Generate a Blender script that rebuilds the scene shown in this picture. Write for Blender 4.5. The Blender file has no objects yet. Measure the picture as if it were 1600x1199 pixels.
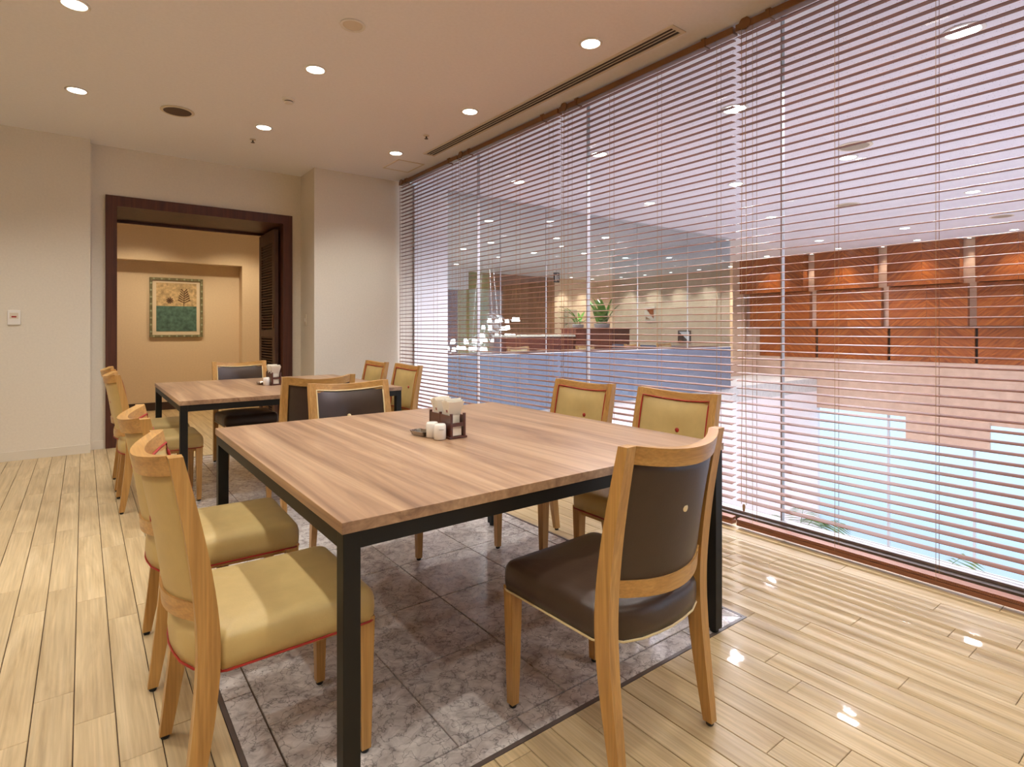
import bpy, bmesh, math, random
from mathutils import Vector, Matrix

# ------------------------------------------------------------------ camera, world, light, exposure
S = bpy.context.scene
COL = S.collection
H = 1.12
cam_d = bpy.data.cameras.new('camera')
cam = bpy.data.objects.new('camera', cam_d)
COL.objects.link(cam)
cam.location = (0, 0, H)
YAW = math.atan(670 / 885)
cam.rotation_euler = (math.pi / 2, 0, -YAW)
cam_d.sensor_fit = 'HORIZONTAL'
cam_d.sensor_width = 36
cam_d.lens = 885 / 1600 * 36
cam_d.shift_y = -(599.5 - 515) / 1600
cam_d.clip_start = 0.02
S.camera = cam

vs = S.view_settings
S.display_settings.display_device = 'sRGB'
vs.view_transform = 'Standard'
vs.look = 'None'
vs.gamma = 1.0
vs.use_curve_mapping = False
vs.exposure = 0.0
S.cycles.use_denoising = True
S.cycles.max_bounces = 10
S.cycles.diffuse_bounces = 6
S.cycles.glossy_bounces = 3
S.cycles.transparent_max_bounces = 16
S.cycles.use_adaptive_sampling = True
S.cycles.adaptive_threshold = 0.03
S.cycles.transmission_bounces = 6
S.cycles.sample_clamp_indirect = 4.0
S.cycles.caustics_reflective = False
S.cycles.caustics_refractive = False

W = bpy.data.worlds.new('sky')
S.world = W
W.use_nodes = True
bg = W.node_tree.nodes['Background']
bg.inputs[0].default_value = (0.66, 0.83, 1.0, 1)
SKY = 3.6
bg.inputs[1].default_value = SKY

WARM = (0.96, 0.93, 0.86)          # room downlights
WARM2 = (1.0, 0.88, 0.70)         # lounge and wall washers
COOL = (0.96, 0.93, 1.0)          # atrium lamps
P_ROOM = 50.0
P_CORR = 85.0
P_LOUNGE = 420.0
P_WASH = 200.0
P_PANEL = 90.0
P_ATR = 380.0


def portal(name, loc, rot, sx, sy):
    d = bpy.data.lights.new(name, 'AREA')
    d.shape = 'RECTANGLE'
    d.size, d.size_y = sx, sy
    d.cycles.is_portal = True
    o = bpy.data.objects.new(name, d)
    COL.objects.link(o)
    o.location = loc
    o.rotation_euler = rot
    return o


portal('daylight_portal_atrium_windows', (13.62, 0.5, -2.1), (0, math.pi / 2, 0), 2.9, 11.4)
portal('daylight_portal_street_facade', (8.4, -6.05, -0.7), (math.pi / 2, 0, 0), 10.2, 6.6)

R = random.Random(7)


# ------------------------------------------------------------------ materials
def new_mat(name):
    m = bpy.data.materials.new(name)
    m.use_nodes = True
    nt = m.node_tree
    b = nt.nodes['Principled BSDF']
    return m, nt, b


def lk(nt, a, b):
    nt.links.new(a, b)


def plain(name, col, rough=0.5, metal=0.0, coat=0.0, spec=0.5, noise=0.0, nscale=8.0, bump=0.0, bscale=60.0):
    m, nt, b = new_mat(name)
    b.inputs['Base Color'].default_value = (*col, 1)
    b.inputs['Roughness'].default_value = rough
    b.inputs['Metallic'].default_value = metal
    b.inputs['Coat Weight'].default_value = coat
    b.inputs['Coat Roughness'].default_value = 0.12
    b.inputs['Specular IOR Level'].default_value = spec
    if noise or bump:
        tc = nt.nodes.new('ShaderNodeTexCoord')
    if noise:
        n = nt.nodes.new('ShaderNodeTexNoise')
        n.inputs['Scale'].default_value = nscale
        n.inputs['Detail'].default_value = 5
        lk(nt, tc.outputs['Object'], n.inputs['Vector'])
        r = nt.nodes.new('ShaderNodeValToRGB')
        r.color_ramp.elements[0].position = 0.3
        r.color_ramp.elements[1].position = 0.7
        r.color_ramp.elements[0].color = (*[max(0, c * (1 - noise)) for c in col], 1)
        r.color_ramp.elements[1].color = (*[min(1, c * (1 + noise)) for c in col], 1)
        lk(nt, n.outputs['Fac'], r.inputs['Fac'])
        lk(nt, r.outputs['Color'], b.inputs['Base Color'])
    if bump:
        n2 = nt.nodes.new('ShaderNodeTexNoise')
        n2.inputs['Scale'].default_value = bscale
        n2.inputs['Detail'].default_value = 3
        lk(nt, tc.outputs['Object'], n2.inputs['Vector'])
        bp = nt.nodes.new('ShaderNodeBump')
        bp.inputs['Strength'].default_value = bump
        bp.inputs['Distance'].default_value = 0.002
        lk(nt, n2.outputs['Fac'], bp.inputs['Height'])
        lk(nt, bp.outputs['Normal'], b.inputs['Normal'])
    return m


def wood(name, cols, scale=(14, 14, 0.9), rough=0.4, coat=0.0, rot=(0, 0, 0), rnd=0.0, shift=0.0, dist=1.2, fine=0.25, coat_rough=0.1):
    """grain stretched along the axis whose scale is small; cols: three colours dark to light"""
    m, nt, b = new_mat(name)
    tc = nt.nodes.new('ShaderNodeTexCoord')
    mp = nt.nodes.new('ShaderNodeMapping')
    mp.inputs['Scale'].default_value = scale
    src = tc.outputs['Object']
    oi = nt.nodes.new('ShaderNodeObjectInfo')
    if shift:
        mul = nt.nodes.new('ShaderNodeMath')
        mul.operation = 'MULTIPLY'
        mul.inputs[1].default_value = shift
        lk(nt, oi.outputs['Random'], mul.inputs[0])
        add = nt.nodes.new('ShaderNodeVectorMath')
        add.operation = 'ADD'
        lk(nt, tc.outputs['Object'], add.inputs[0])
        lk(nt, mul.outputs[0], add.inputs[1])
        src = add.outputs[0]
    if any(rot):
        m0 = nt.nodes.new('ShaderNodeMapping')
        m0.inputs['Rotation'].default_value = rot
        lk(nt, src, m0.inputs['Vector'])
        src = m0.outputs[0]
    lk(nt, src, mp.inputs['Vector'])
    n = nt.nodes.new('ShaderNodeTexNoise')
    n.inputs['Scale'].default_value = 1.0
    n.inputs['Detail'].default_value = 6
    n.inputs['Roughness'].default_value = 0.6
    n.inputs['Distortion'].default_value = dist
    lk(nt, mp.outputs[0], n.inputs['Vector'])
    r = nt.nodes.new('ShaderNodeValToRGB')
    e = r.color_ramp.elements
    e[0].position, e[0].color = 0.30, (*cols[0], 1)
    e[1].position, e[1].color = 0.70, (*cols[2], 1)
    k = e.new(0.5)
    k.color = (*cols[1], 1)
    lk(nt, n.outputs['Fac'], r.inputs['Fac'])
    out = r.outputs['Color']
    if fine:
        mp2 = nt.nodes.new('ShaderNodeMapping')
        mp2.inputs['Scale'].default_value = [s * (9 if s > 2 else 2.5) for s in scale]
        lk(nt, src, mp2.inputs['Vector'])
        n2 = nt.nodes.new('ShaderNodeTexNoise')
        n2.inputs['Scale'].default_value = 1.0
        n2.inputs['Detail'].default_value = 3
        lk(nt, mp2.outputs[0], n2.inputs['Vector'])
        r2 = nt.nodes.new('ShaderNodeMapRange')
        r2.inputs['From Min'].default_value = 0.3
        r2.inputs['From Max'].default_value = 0.7
        r2.inputs['To Min'].default_value = 1 - fine
        r2.inputs['To Max'].default_value = 1 + fine * 0.4
        lk(nt, n2.outputs['Fac'], r2.inputs['Value'])
        hs = nt.nodes.new('ShaderNodeHueSaturation')
        lk(nt, out, hs.inputs['Color'])
        lk(nt, r2.outputs[0], hs.inputs['Value'])
        out = hs.outputs['Color']
    if rnd:
        hs = nt.nodes.new('ShaderNodeHueSaturation')
        mr = nt.nodes.new('ShaderNodeMapRange')
        mr.inputs['To Min'].default_value = 1 - rnd
        mr.inputs['To Max'].default_value = 1 + rnd
        lk(nt, oi.outputs['Random'], mr.inputs['Value'])
        lk(nt, mr.outputs[0], hs.inputs['Value'])
        lk(nt, out, hs.inputs['Color'])
        out = hs.outputs['Color']
    lk(nt, out, b.inputs['Base Color'])
    b.inputs['Roughness'].default_value = rough
    b.inputs['Coat Weight'].default_value = coat
    b.inputs['Coat Roughness'].default_value = coat_rough
    return m


def marble(name):
    m, nt, b = new_mat(name)
    tc = nt.nodes.new('ShaderNodeTexCoord')
    oi = nt.nodes.new('ShaderNodeObjectInfo')
    mul = nt.nodes.new('ShaderNodeMath'); mul.operation = 'MULTIPLY'; mul.inputs[1].default_value = 37.0
    lk(nt, oi.outputs['Random'], mul.inputs[0])
    add = nt.nodes.new('ShaderNodeVectorMath'); add.operation = 'ADD'
    lk(nt, tc.outputs['Object'], add.inputs[0]); lk(nt, mul.outputs[0], add.inputs[1])
    n = nt.nodes.new('ShaderNodeTexNoise')
    n.inputs['Scale'].default_value = 15; n.inputs['Detail'].default_value = 9; n.inputs['Roughness'].default_value = 0.65
    n.inputs['Distortion'].default_value = 1.2
    lk(nt, add.outputs[0], n.inputs['Vector'])
    r = nt.nodes.new('ShaderNodeValToRGB')
    e = r.color_ramp.elements
    e[0].position, e[0].color = 0.30, (0.27, 0.235, 0.22, 1)
    e[1].position, e[1].color = 0.66, (0.72, 0.68, 0.65, 1)
    k = e.new(0.47); k.color = (0.53, 0.485, 0.465, 1)
    lk(nt, n.outputs['Fac'], r.inputs['Fac'])
    # veins
    n3 = nt.nodes.new('ShaderNodeTexNoise'); n3.inputs['Scale'].default_value = 14; n3.inputs['Detail'].default_value = 5
    lk(nt, add.outputs[0], n3.inputs['Vector'])
    mx = nt.nodes.new('ShaderNodeMix'); mx.data_type = 'VECTOR'; mx.inputs['Factor'].default_value = 0.16
    lk(nt, add.outputs[0], mx.inputs['A']); lk(nt, n3.outputs['Color'], mx.inputs['B'])
    v = nt.nodes.new('ShaderNodeTexVoronoi'); v.feature = 'DISTANCE_TO_EDGE'; v.inputs['Scale'].default_value = 21
    lk(nt, mx.outputs['Result'], v.inputs['Vector'])
    vr = nt.nodes.new('ShaderNodeMapRange')
    vr.inputs['From Min'].default_value = 0.0; vr.inputs['From Max'].default_value = 0.045
    vr.inputs['To Min'].default_value = 0.45; vr.inputs['To Max'].default_value = 1.0
    lk(nt, v.outputs['Distance'], vr.inputs['Value'])
    hs = nt.nodes.new('ShaderNodeHueSaturation')
    lk(nt, r.outputs['Color'], hs.inputs['Color']); lk(nt, vr.outputs[0], hs.inputs['Value'])
    lk(nt, hs.outputs['Color'], b.inputs['Base Color'])
    b.inputs['Roughness'].default_value = 0.22
    return m


def glass(name, tint=(1, 1, 1), refl=1.0):
    """thin clear pane: transparent body with a Fresnel mirror on top"""
    m = bpy.data.materials.new(name)
    m.use_nodes = True
    nt = m.node_tree
    nt.nodes.clear()
    out = nt.nodes.new('ShaderNodeOutputMaterial')
    t = nt.nodes.new('ShaderNodeBsdfTransparent'); t.inputs[0].default_value = (*tint, 1)
    g = nt.nodes.new('ShaderNodeBsdfGlossy'); g.inputs['Roughness'].default_value = 0.0
    fr = nt.nodes.new('ShaderNodeFresnel')
    ge = nt.nodes.new('ShaderNodeNewGeometry')      # the exit face must not act as a totally reflecting one
    mr = nt.nodes.new('ShaderNodeMapRange')
    mr.inputs['To Min'].default_value = 1.45; mr.inputs['To Max'].default_value = 1 / 1.45
    lk(nt, ge.outputs['Backfacing'], mr.inputs['Value']); lk(nt, mr.outputs[0], fr.inputs['IOR'])
    mu = nt.nodes.new('ShaderNodeMath'); mu.operation = 'MULTIPLY'; mu.inputs[1].default_value = refl
    lk(nt, fr.outputs[0], mu.inputs[0])
    mix = nt.nodes.new('ShaderNodeMixShader')
    lk(nt, mu.outputs[0], mix.inputs[0]); lk(nt, t.outputs[0], mix.inputs[1]); lk(nt, g.outputs[0], mix.inputs[2])
    lk(nt, mix.outputs[0], out.inputs[0])
    return m


def emit(name, col, s):
    m, nt, b = new_mat(name)
    b.inputs['Base Color'].default_value = (0.8, 0.8, 0.8, 1)
    b.inputs['Emission Color'].default_value = (*col, 1)
    b.inputs['Emission Strength'].default_value = s
    return m


def tiles_pitted(name, col):
    m, nt, b = new_mat(name)
    tc = nt.nodes.new('ShaderNodeTexCoord')
    mp = nt.nodes.new('ShaderNodeMapping'); mp.inputs['Scale'].default_value = (26, 60, 26)
    lk(nt, tc.outputs['Object'], mp.inputs['Vector'])
    v = nt.nodes.new('ShaderNodeTexVoronoi'); v.inputs['Scale'].default_value = 1.0
    lk(nt, mp.outputs[0], v.inputs['Vector'])
    mr = nt.nodes.new('ShaderNodeMapRange')
    mr.inputs['From Min'].default_value = 0.10; mr.inputs['From Max'].default_value = 0.17
    mr.inputs['To Min'].default_value = 0.45; mr.inputs['To Max'].default_value = 1
    lk(nt, v.outputs['Distance'], mr.inputs['Value'])
    hs = nt.nodes.new('ShaderNodeHueSaturation'); hs.inputs['Color'].default_value = (*col, 1)
    lk(nt, mr.outputs[0], hs.inputs['Value'])
    lk(nt, hs.outputs['Color'], b.inputs['Base Color'])
    b.inputs['Roughness'].default_value = 0.8
    return m


M = {}
M['wall'] = plain('cream_wall_cloth', (0.72, 0.66, 0.56), 0.75, noise=0.03, nscale=60, bump=0.25, bscale=300)
M['ceiling'] = plain('room_ceiling_paper', (0.91, 0.91, 0.94), 0.85, noise=0.02, nscale=50, bump=0.15, bscale=250)
M['corridor'] = plain('corridor_wall_paper', (0.72, 0.58, 0.42), 0.8, noise=0.03, nscale=50)
M['base_light'] = plain('light_baseboard', (0.70, 0.64, 0.54), 0.5)
M['base_dark'] = plain('dark_baseboard', (0.05, 0.025, 0.018), 0.4)
M['joint'] = plain('floor_joint', (0.09, 0.055, 0.03), 0.8)
M['plank'] = wood('oak_plank', [(0.42, 0.30, 0.155), (0.54, 0.405, 0.225), (0.63, 0.49, 0.295)], (16, 1.3, 16), 0.40, 0.10, rnd=0.07, shift=41.0, fine=0.18, coat_rough=0.04)
M['marble'] = marble('grey_marble')
M['strip'] = plain('inset_strip', (0.10, 0.075, 0.065), 0.35)
M['door_wood'] = wood('dark_door_wood', [(0.050, 0.012, 0.006), (0.080, 0.020, 0.009), (0.105, 0.029, 0.013)], (20, 20, 1.2), 0.5, 0.0)
M['leaf_wood'] = wood('matt_dark_leaf_wood', [(0.075, 0.034, 0.022), (0.10, 0.046, 0.03), (0.12, 0.058, 0.038)], (20, 20, 1.2), 0.55)
M['top'] = wood('walnut_laminate', [(0.21, 0.115, 0.068), (0.37, 0.225, 0.132), (0.52, 0.35, 0.215)], (9.5, 0.5, 9.5), 0.34, 0.0, shift=23.0, dist=1.6, fine=0.16)
M['steel'] = plain('black_steel', (0.009, 0.008, 0.0065), 0.5, spec=0.3)
M['rubber'] = plain('black_rubber', (0.012, 0.012, 0.012), 0.6)
CW = [(0.38, 0.19, 0.05), (0.49, 0.262, 0.076), (0.57, 0.33, 0.108)]
M['beech_z'] = wood('beech_upright', CW, (22, 22, 1.6), 0.36, 0.15, shift=11.0, fine=0.2)
M['beech_x'] = wood('beech_rail', CW, (1.6, 22, 22), 0.36, 0.15, shift=11.0, fine=0.2)
M['tan'] = plain('tan_leather', (0.53, 0.39, 0.16), 0.42, noise=0.05, nscale=20, bump=0.12, bscale=220)
M['brown'] = plain('brown_leather', (0.048, 0.027, 0.017), 0.38, noise=0.06, nscale=20, bump=0.12, bscale=220)
M['red_pipe'] = plain('red_piping', (0.34, 0.018, 0.012), 0.45)
M['cream_pipe'] = plain('cream_piping', (0.72, 0.58, 0.32), 0.4)
M['slat'] = wood('blind_slat_wood', [(0.195, 0.066, 0.029), (0.23, 0.082, 0.037), (0.265, 0.10, 0.047)], (16, 1.0, 16), 0.48, 0.0, rnd=0.05, shift=31.0, fine=0.1)
M['blind_metal'] = plain('brown_enamel', (0.20, 0.085, 0.028), 0.35)
M['cord'] = plain('blind_cord', (0.33, 0.19, 0.09), 0.7)
M['alu'] = plain('aluminium', (0.50, 0.49, 0.49), 0.45)
M['frame_dark'] = plain('dark_window_base', (0.10, 0.075, 0.06), 0.4)
M['pane'] = glass('window_pane', (0.96, 0.97, 0.98), 0.7)
M['pane_lounge'] = glass('lounge_pane', (0.84, 0.88, 0.92), 1.0)
M['white'] = plain('white_enamel', (0.82, 0.79, 0.74), 0.45)
M['offwhite'] = plain('offwhite_plastic', (0.70, 0.62, 0.50), 0.5)
M['dark'] = plain('dark_grille', (0.03, 0.022, 0.018), 0.6)
M['brown_grille'] = plain('speaker_cloth', (0.10, 0.062, 0.042), 0.8)
M['lamp'] = emit('lamp_lens', (1.0, 0.93, 0.78), 14)
M['lamp_cool'] = emit('lamp_lens_cool', (1.0, 0.97, 0.95), 9)
M['shade_glow'] = emit('glowing_shade', (1.0, 0.94, 0.82), 6)
M['holder'] = plain('dark_red_wood', (0.075, 0.018, 0.010), 0.3, coat=0.3)
M['paper'] = plain('napkin_paper', (0.86, 0.80, 0.68), 0.8)
M['ceramic'] = plain('white_ceramic', (0.86, 0.83, 0.78), 0.2)
M['print'] = plain('print_ink', (0.30, 0.12, 0.10), 0.7)
M['grey_print'] = plain('grey_ink', (0.35, 0.33, 0.32), 0.7)
M['chrome'] = plain('chrome', (0.62, 0.58, 0.54), 0.15, metal=1.0)
M['art_frame'] = plain('green_bronze_frame', (0.19, 0.17, 0.09), 0.4, noise=0.35, nscale=25)
M['stud'] = plain('pale_stud', (0.36, 0.40, 0.27), 0.4)
M['mat_board'] = plain('mat_board', (0.72, 0.62, 0.48), 0.8)
M['parchment'] = plain('parchment_print', (0.52, 0.38, 0.21), 0.8, noise=0.35, nscale=28)
M['teal'] = plain('teal_print', (0.075, 0.15, 0.125), 0.8, noise=0.4, nscale=22)
M['sketch'] = plain('sketch_ink', (0.12, 0.06, 0.03), 0.8)
M['stone'] = plain('pink_stone', (0.50, 0.345, 0.255), 0.55, noise=0.08, nscale=7, bump=0.1, bscale=80)
M['lounge_wall'] = plain('lounge_cream_panel', (0.72, 0.55, 0.38), 0.6, noise=0.05, nscale=9)
M['atr_ceiling'] = tiles_pitted('acoustic_ceiling', (0.80, 0.79, 0.85))
M['plaster'] = plain('white_plaster', (0.80, 0.79, 0.80), 0.7)
M['low_wall'] = plain('lower_hall_plaster', (0.74, 0.66, 0.66), 0.7)
M['low_floor'] = plain('lower_hall_floor', (0.62, 0.52, 0.47), 0.3, noise=0.06, nscale=3)
M['lounge_floor'] = plain('lounge_carpet', (0.50, 0.47, 0.45), 0.8, noise=0.1, nscale=12)
M['spandrel'] = plain('blue_grey_glass_panel', (0.105, 0.125, 0.17), 0.16, coat=0.5)
PC = [(0.15, 0.026, 0.004), (0.27, 0.066, 0.009), (0.42, 0.125, 0.018)]
M['chev_a'] = wood('chevron_veneer_rising', PC, (1, 2.0, 26), 0.35, 0.2, rot=(math.radians(40), 0, 0), fine=0.12, shift=3)
M['chev_b'] = wood('chevron_veneer_falling', PC, (1, 2.0, 26), 0.35, 0.2, rot=(math.radians(-40), 0, 0), fine=0.12, shift=3)
M['bar_wood'] = wood('dark_bar_wood', [(0.10, 0.02, 0.012), (0.15, 0.035, 0.02), (0.19, 0.05, 0.03)], (2, 2, 20), 0.3, 0.2)
M['olive'] = plain('olive_wall', (0.30, 0.27, 0.07), 0.6)
M['brown_wall'] = wood('brown_wall_wood', [(0.20, 0.085, 0.03), (0.27, 0.125, 0.045), (0.33, 0.165, 0.065)], (8, 8, 1), 0.5)
M['leaf'] = plain('leaf_green', (0.10, 0.26, 0.035), 0.4, noise=0.3, nscale=12)
M['palm'] = plain('palm_green', (0.07, 0.13, 0.03), 0.5, noise=0.3, nscale=12)
M['pot'] = plain('grey_pot', (0.30, 0.28, 0.27), 0.5)
M['street'] = plain('street_paving', (0.40, 0.45, 0.50), 0.8)
M['grey_panel'] = plain('grey_board', (0.36, 0.30, 0.22), 0.6)


# ------------------------------------------------------------------ mesh helpers
class MB:
    def __init__(s):
        s.v, s.f = [], []

    def add(s, vs_, fs):
        o = len(s.v)
        s.v += [tuple(p) for p in vs_]
        s.f += [tuple(i + o for i in f) for f in fs]
        return s

    def box(s, x0, x1, y0, y1, z0, z1):
        return s.add([(x0, y0, z0), (x1, y0, z0), (x1, y1, z0), (x0, y1, z0), (x0, y0, z1), (x1, y0, z1), (x1, y1, z1), (x0, y1, z1)],
                     [(0, 3, 2, 1), (4, 5, 6, 7), (0, 1, 5, 4), (1, 2, 6, 5), (2, 3, 7, 6), (3, 0, 4, 7)])

    def rings(s, rings, cap=True, closed=True):
        n = len(rings[0])
        vs_ = [p for r in rings for p in r]
        fs = []
        for i in range(len(rings) - 1):
            for j in range(n if closed else n - 1):
                k = (j + 1) % n
                fs.append((i * n + j, i * n + k, (i + 1) * n + k, (i + 1) * n + j))
        if cap:
            fs.append(tuple(range(n - 1, -1, -1)))
            fs.append(tuple((len(rings) - 1) * n + j for j in range(n)))
        return s.add(vs_, fs)

    def lathe(s, prof, c=(0, 0, 0), n=16, cap=True):
        return s.rings([[(c[0] + r * math.cos(2 * math.pi * j / n), c[1] + r * math.sin(2 * math.pi * j / n), c[2] + z)
                         for j in range(n)] for r, z in prof], cap)

    def collar(s, prof, n=24):
        return s.lathe(list(prof) + [prof[0]], n=n, cap=False)

    def tube(s, pts, r, n=6, closed=False):
        pts = [Vector(p) for p in pts]
        m = len(pts)
        rings = []
        up = Vector((0.0123, 0.0231, 1)).normalized()
        for i, p in enumerate(pts):
            a = pts[(i - 1) % m] if (closed or i > 0) else p
            b = pts[(i + 1) % m] if (closed or i < m - 1) else p
            t = (b - a).normalized()
            u = up if abs(t.dot(up)) < 0.95 else Vector((1, 0.02, 0))
            x = t.cross(u).normalized()
            y = x.cross(t).normalized()
            rr = r[i] if isinstance(r, (list, tuple)) else r
            rings.append([p + (x * math.cos(2 * math.pi * j / n) + y * math.sin(2 * math.pi * j / n)) * rr for j in range(n)])
        if closed:
            rings.append(rings[0])
        return s.rings(rings, cap=not closed)

    def sheet(s, fn, nu, nv):
        vs_ = [fn(i / nu, j / nv) for i in range(nu + 1) for j in range(nv + 1)]
        fs = [(i * (nv + 1) + j, (i + 1) * (nv + 1) + j, (i + 1) * (nv + 1) + j + 1, i * (nv + 1) + j + 1) for i in range(nu) for j in range(nv)]
        return s.add(vs_, fs)

    def mesh(s, name, mat, smooth=None, bevel=0.0, recalc=True):
        me = bpy.data.meshes.new(name)
        bm = bmesh.new()
        bv = [bm.verts.new(p) for p in s.v]
        for f in s.f:
            try:
                bm.faces.new([bv[i] for i in f])
            except ValueError:
                pass
        if recalc:
            bmesh.ops.remove_doubles(bm, verts=bm.verts, dist=1e-6)
            bmesh.ops.recalc_face_normals(bm, faces=bm.faces)
        if bevel:
            bmesh.ops.bevel(bm, geom=[e for e in bm.edges], offset=bevel, segments=2, profile=0.6, affect='EDGES', clamp_overlap=True)
        bm.to_mesh(me)
        bm.free()
        if mat is not None:
            me.materials.append(M[mat])
        if smooth is not None:
            for p in me.polygons:
                p.use_smooth = True
            me.set_sharp_from_angle(angle=math.radians(smooth))
        return me

    def build(s, name, mat, parent=None, loc=(0, 0, 0), rz=0.0, smooth=None, bevel=0.0):
        return link(name, s.mesh(name, mat, smooth, bevel), parent, loc, rz)


def link(name, me, parent=None, loc=(0, 0, 0), rz=0.0):
    o = bpy.data.objects.new(name, me)
    COL.objects.link(o)
    o.parent = parent
    o.location = loc
    o.rotation_euler = (0, 0, rz)
    return o


def tag(o, label=None, cat=None, group=None, kind=None):
    for k, v in (('label', label), ('category', cat), ('group', group), ('kind', kind)):
        if v:
            o[k] = v
    return o


def thing(name, loc=(0, 0, 0), rz=0.0, label=None, cat=None, group=None, kind=None):
    return tag(link(name, None, None, loc, rz), label, cat, group, kind)


def struct(o, label, cat):
    return tag(o, label, cat, kind='structure')


def box(name, mat, b, parent=None, bevel=0.0):
    """box about its own base centre so that its origin sits on the box"""
    x0, x1, y0, y1, z0, z1 = b
    c = ((x0 + x1) / 2, (y0 + y1) / 2, z0)
    return MB().box(x0 - c[0], x1 - c[0], y0 - c[1], y1 - c[1], 0, z1 - z0).build(name, mat, parent, c, 0, None, bevel)


def kids(o):
    return [c for c in bpy.data.objects if c.parent == o]


def copy_tree(o, parent=None):
    c = o.copy()
    COL.objects.link(c)
    c.parent = parent
    for ch in kids(o):
        copy_tree(ch, c)
    return c


def project(x, y, z):
    F = (math.sin(YAW), math.cos(YAW)); Rr = (math.cos(YAW), -math.sin(YAW))
    d = x * F[0] + y * F[1]
    if d < 0.05:
        return None
    return 800 + 885 * (x * Rr[0] + y * Rr[1]) / d, 515 - 885 * (z - H) / d


# ------------------------------------------------------------------ room shell
CZ = 2.85
floor = struct(box('floor', 'joint', (-3.2, 3.06, -3.0, 9.3, -0.14, -0.006)), 'light oak plank floor with a grey marble inset under the tables', 'floor')
IX0, IX1, IY0, IY1 = 0.324, 2.060, 1.206, 5.652
pw, pl, gap = 0.0973, 0.90, 0.0026
cells = []
n0 = int((-3.2 + 0.022) / pw)
for n in range(n0, 32):
    x0 = -0.022 + n * pw
    x1 = x0 + pw
    if x0 > 3.04:
        break
    x1 = min(x1, 3.055)
    off = {0: 2.025, 1: 1.778, -1: 2.216, -2: 2.024}.get(n, R.uniform(0, pl))
    y = off - pl * math.ceil((off + 3.0) / pl)
    while y < 6.56:
        a, b = max(y, -2.95), min(y + pl, 6.56)
        y += pl
        if b - a < 0.03:
            continue
        parts = []
        if x1 <= IX0 or x0 >= IX1 or b <= IY0 or a >= IY1:
            parts.append((x0, x1, a, b))
        else:
            if a < IY0:
                parts.append((x0, x1, a, IY0))
            if b > IY1:
                parts.append((x0, x1, IY1, b))
            aa, bb = max(a, IY0), min(b, IY1)
            if x0 < IX0 - 0.008:
                parts.append((x0, IX0, aa, bb))
            if x1 > IX1 + 0.008:
                parts.append((IX1, x1, aa, bb))
        cells += parts


def seen(c):
    for x, y in ((c[0], c[2]), (c[1], c[3]), ((c[0] + c[1]) / 2, (c[2] + c[3]) / 2), (c[0], c[3]), (c[1], c[2])):
        p = project(x, y, 0)
        if p and -30 < p[0] < 1630 and p[1] < 1230:
            return (c[1] - c[0]) * (c[3] - c[2]) / max(0.2, (x * x + y * y)) ** 1.5
    return 0.0


rank = sorted(cells, key=seen, reverse=True)
near = [c for c in rank if seen(c) > 0][:300]
near_set = set(near)
cache = {}
for c in near:
    w, l = round(c[1] - c[0] - gap, 4), round(c[3] - c[2] - gap * 0.6, 4)
    if w < 0.004 or l < 0.004:
        continue
    k = (w, l)
    if k not in cache:
        t = 0.0012
        cache[k] = MB().rings([[(-w / 2, -l / 2, 0), (w / 2, -l / 2, 0), (w / 2, l / 2, 0), (-w / 2, l / 2, 0)],
                               [(-w / 2, -l / 2, 0.0078), (w / 2, -l / 2, 0.0078), (w / 2, l / 2, 0.0078), (-w / 2, l / 2, 0.0078)],
                               [(-w / 2 + t, -l / 2 + t, 0.009), (w / 2 - t, -l / 2 + t, 0.009), (w / 2 - t, l / 2 - t, 0.009), (-w / 2 + t, l / 2 - t, 0.009)]]).mesh('plank', 'plank')
    o = link('plank', cache[k], floor)
    o.location = ((c[0] + c[1]) / 2 - floor.location.x, (c[2] + c[3]) / 2 - floor.location.y, 0.131)
far = MB()
for c in cells:
    if c not in near_set:
        far.box(c[0] + gap / 2, c[1] - gap / 2, c[2] + 0.001, c[3] - 0.001, -0.008, 0)
x = -0.022
while x < 3.0:
    yy = 6.56
    while yy < 9.2:
        ln = R.uniform(0.5, 0.9)
        far.box(x + gap / 2, x + pw - gap / 2, yy, min(yy + ln, 9.25) - 0.002, -0.008, 0)
        yy += ln
    x += pw
fo = far.build('distant_planks', 'plank', floor)
fo.location = (-floor.location.x, -floor.location.y, 0.14)
fo['kind'] = 'stuff'


def on_floor(o):
    o.parent = floor
    o.location = (o.location.x - floor.location.x, o.location.y - floor.location.y, o.location.z + 0.14)
    return o


st = 0.013
for b in ((IX0, IX1, IY0, IY0 + st), (IX0, IX1, IY1 - st, IY1), (IX0, IX0 + st, IY0 + st, IY1 - st), (IX1 - st, IX1, IY0 + st, IY1 - st)):
    on_floor(box('edge_strip', 'strip', (*b, -0.008, 0.0012)))
gx0, gy0, tp = 0.418, 1.300, 0.3865
tme = MB().rings([[(-.1915, -.1915, 0), (.1915, -.1915, 0), (.1915, .1915, 0), (-.1915, .1915, 0)],
                  [(-.1915, -.1915, .007), (.1915, -.1915, .007), (.1915, .1915, .007), (-.1915, .1915, .007)],
                  [(-.190, -.190, .0085), (.190, -.190, .0085), (.190, .190, .0085), (-.190, .190, .0085)]]).mesh('marble_tile', 'marble')
for i in range(4):
    for j in range(11):
        o = link('marble_tile', tme)
        o.location = (gx0 + tp * (i + .5), gy0 + tp * (j + .5), -0.008)
        on_floor(o)
bw = 0.0795
for j in range(-1, 12):          # long borders, joints half a tile off
    a, b = max(gy0 + tp * (j + .5), IY0 + st + bw), min(gy0 + tp * (j + 1.5), IY1 - st - bw)
    if b - a > 0.05:
        for x0 in (IX0 + st + .001, IX1 - st - bw + .001):
            on_floor(box('border_tile', 'marble', (x0, x0 + bw - .004, a + .002, b - .002, -0.008, 0.0005)))
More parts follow.
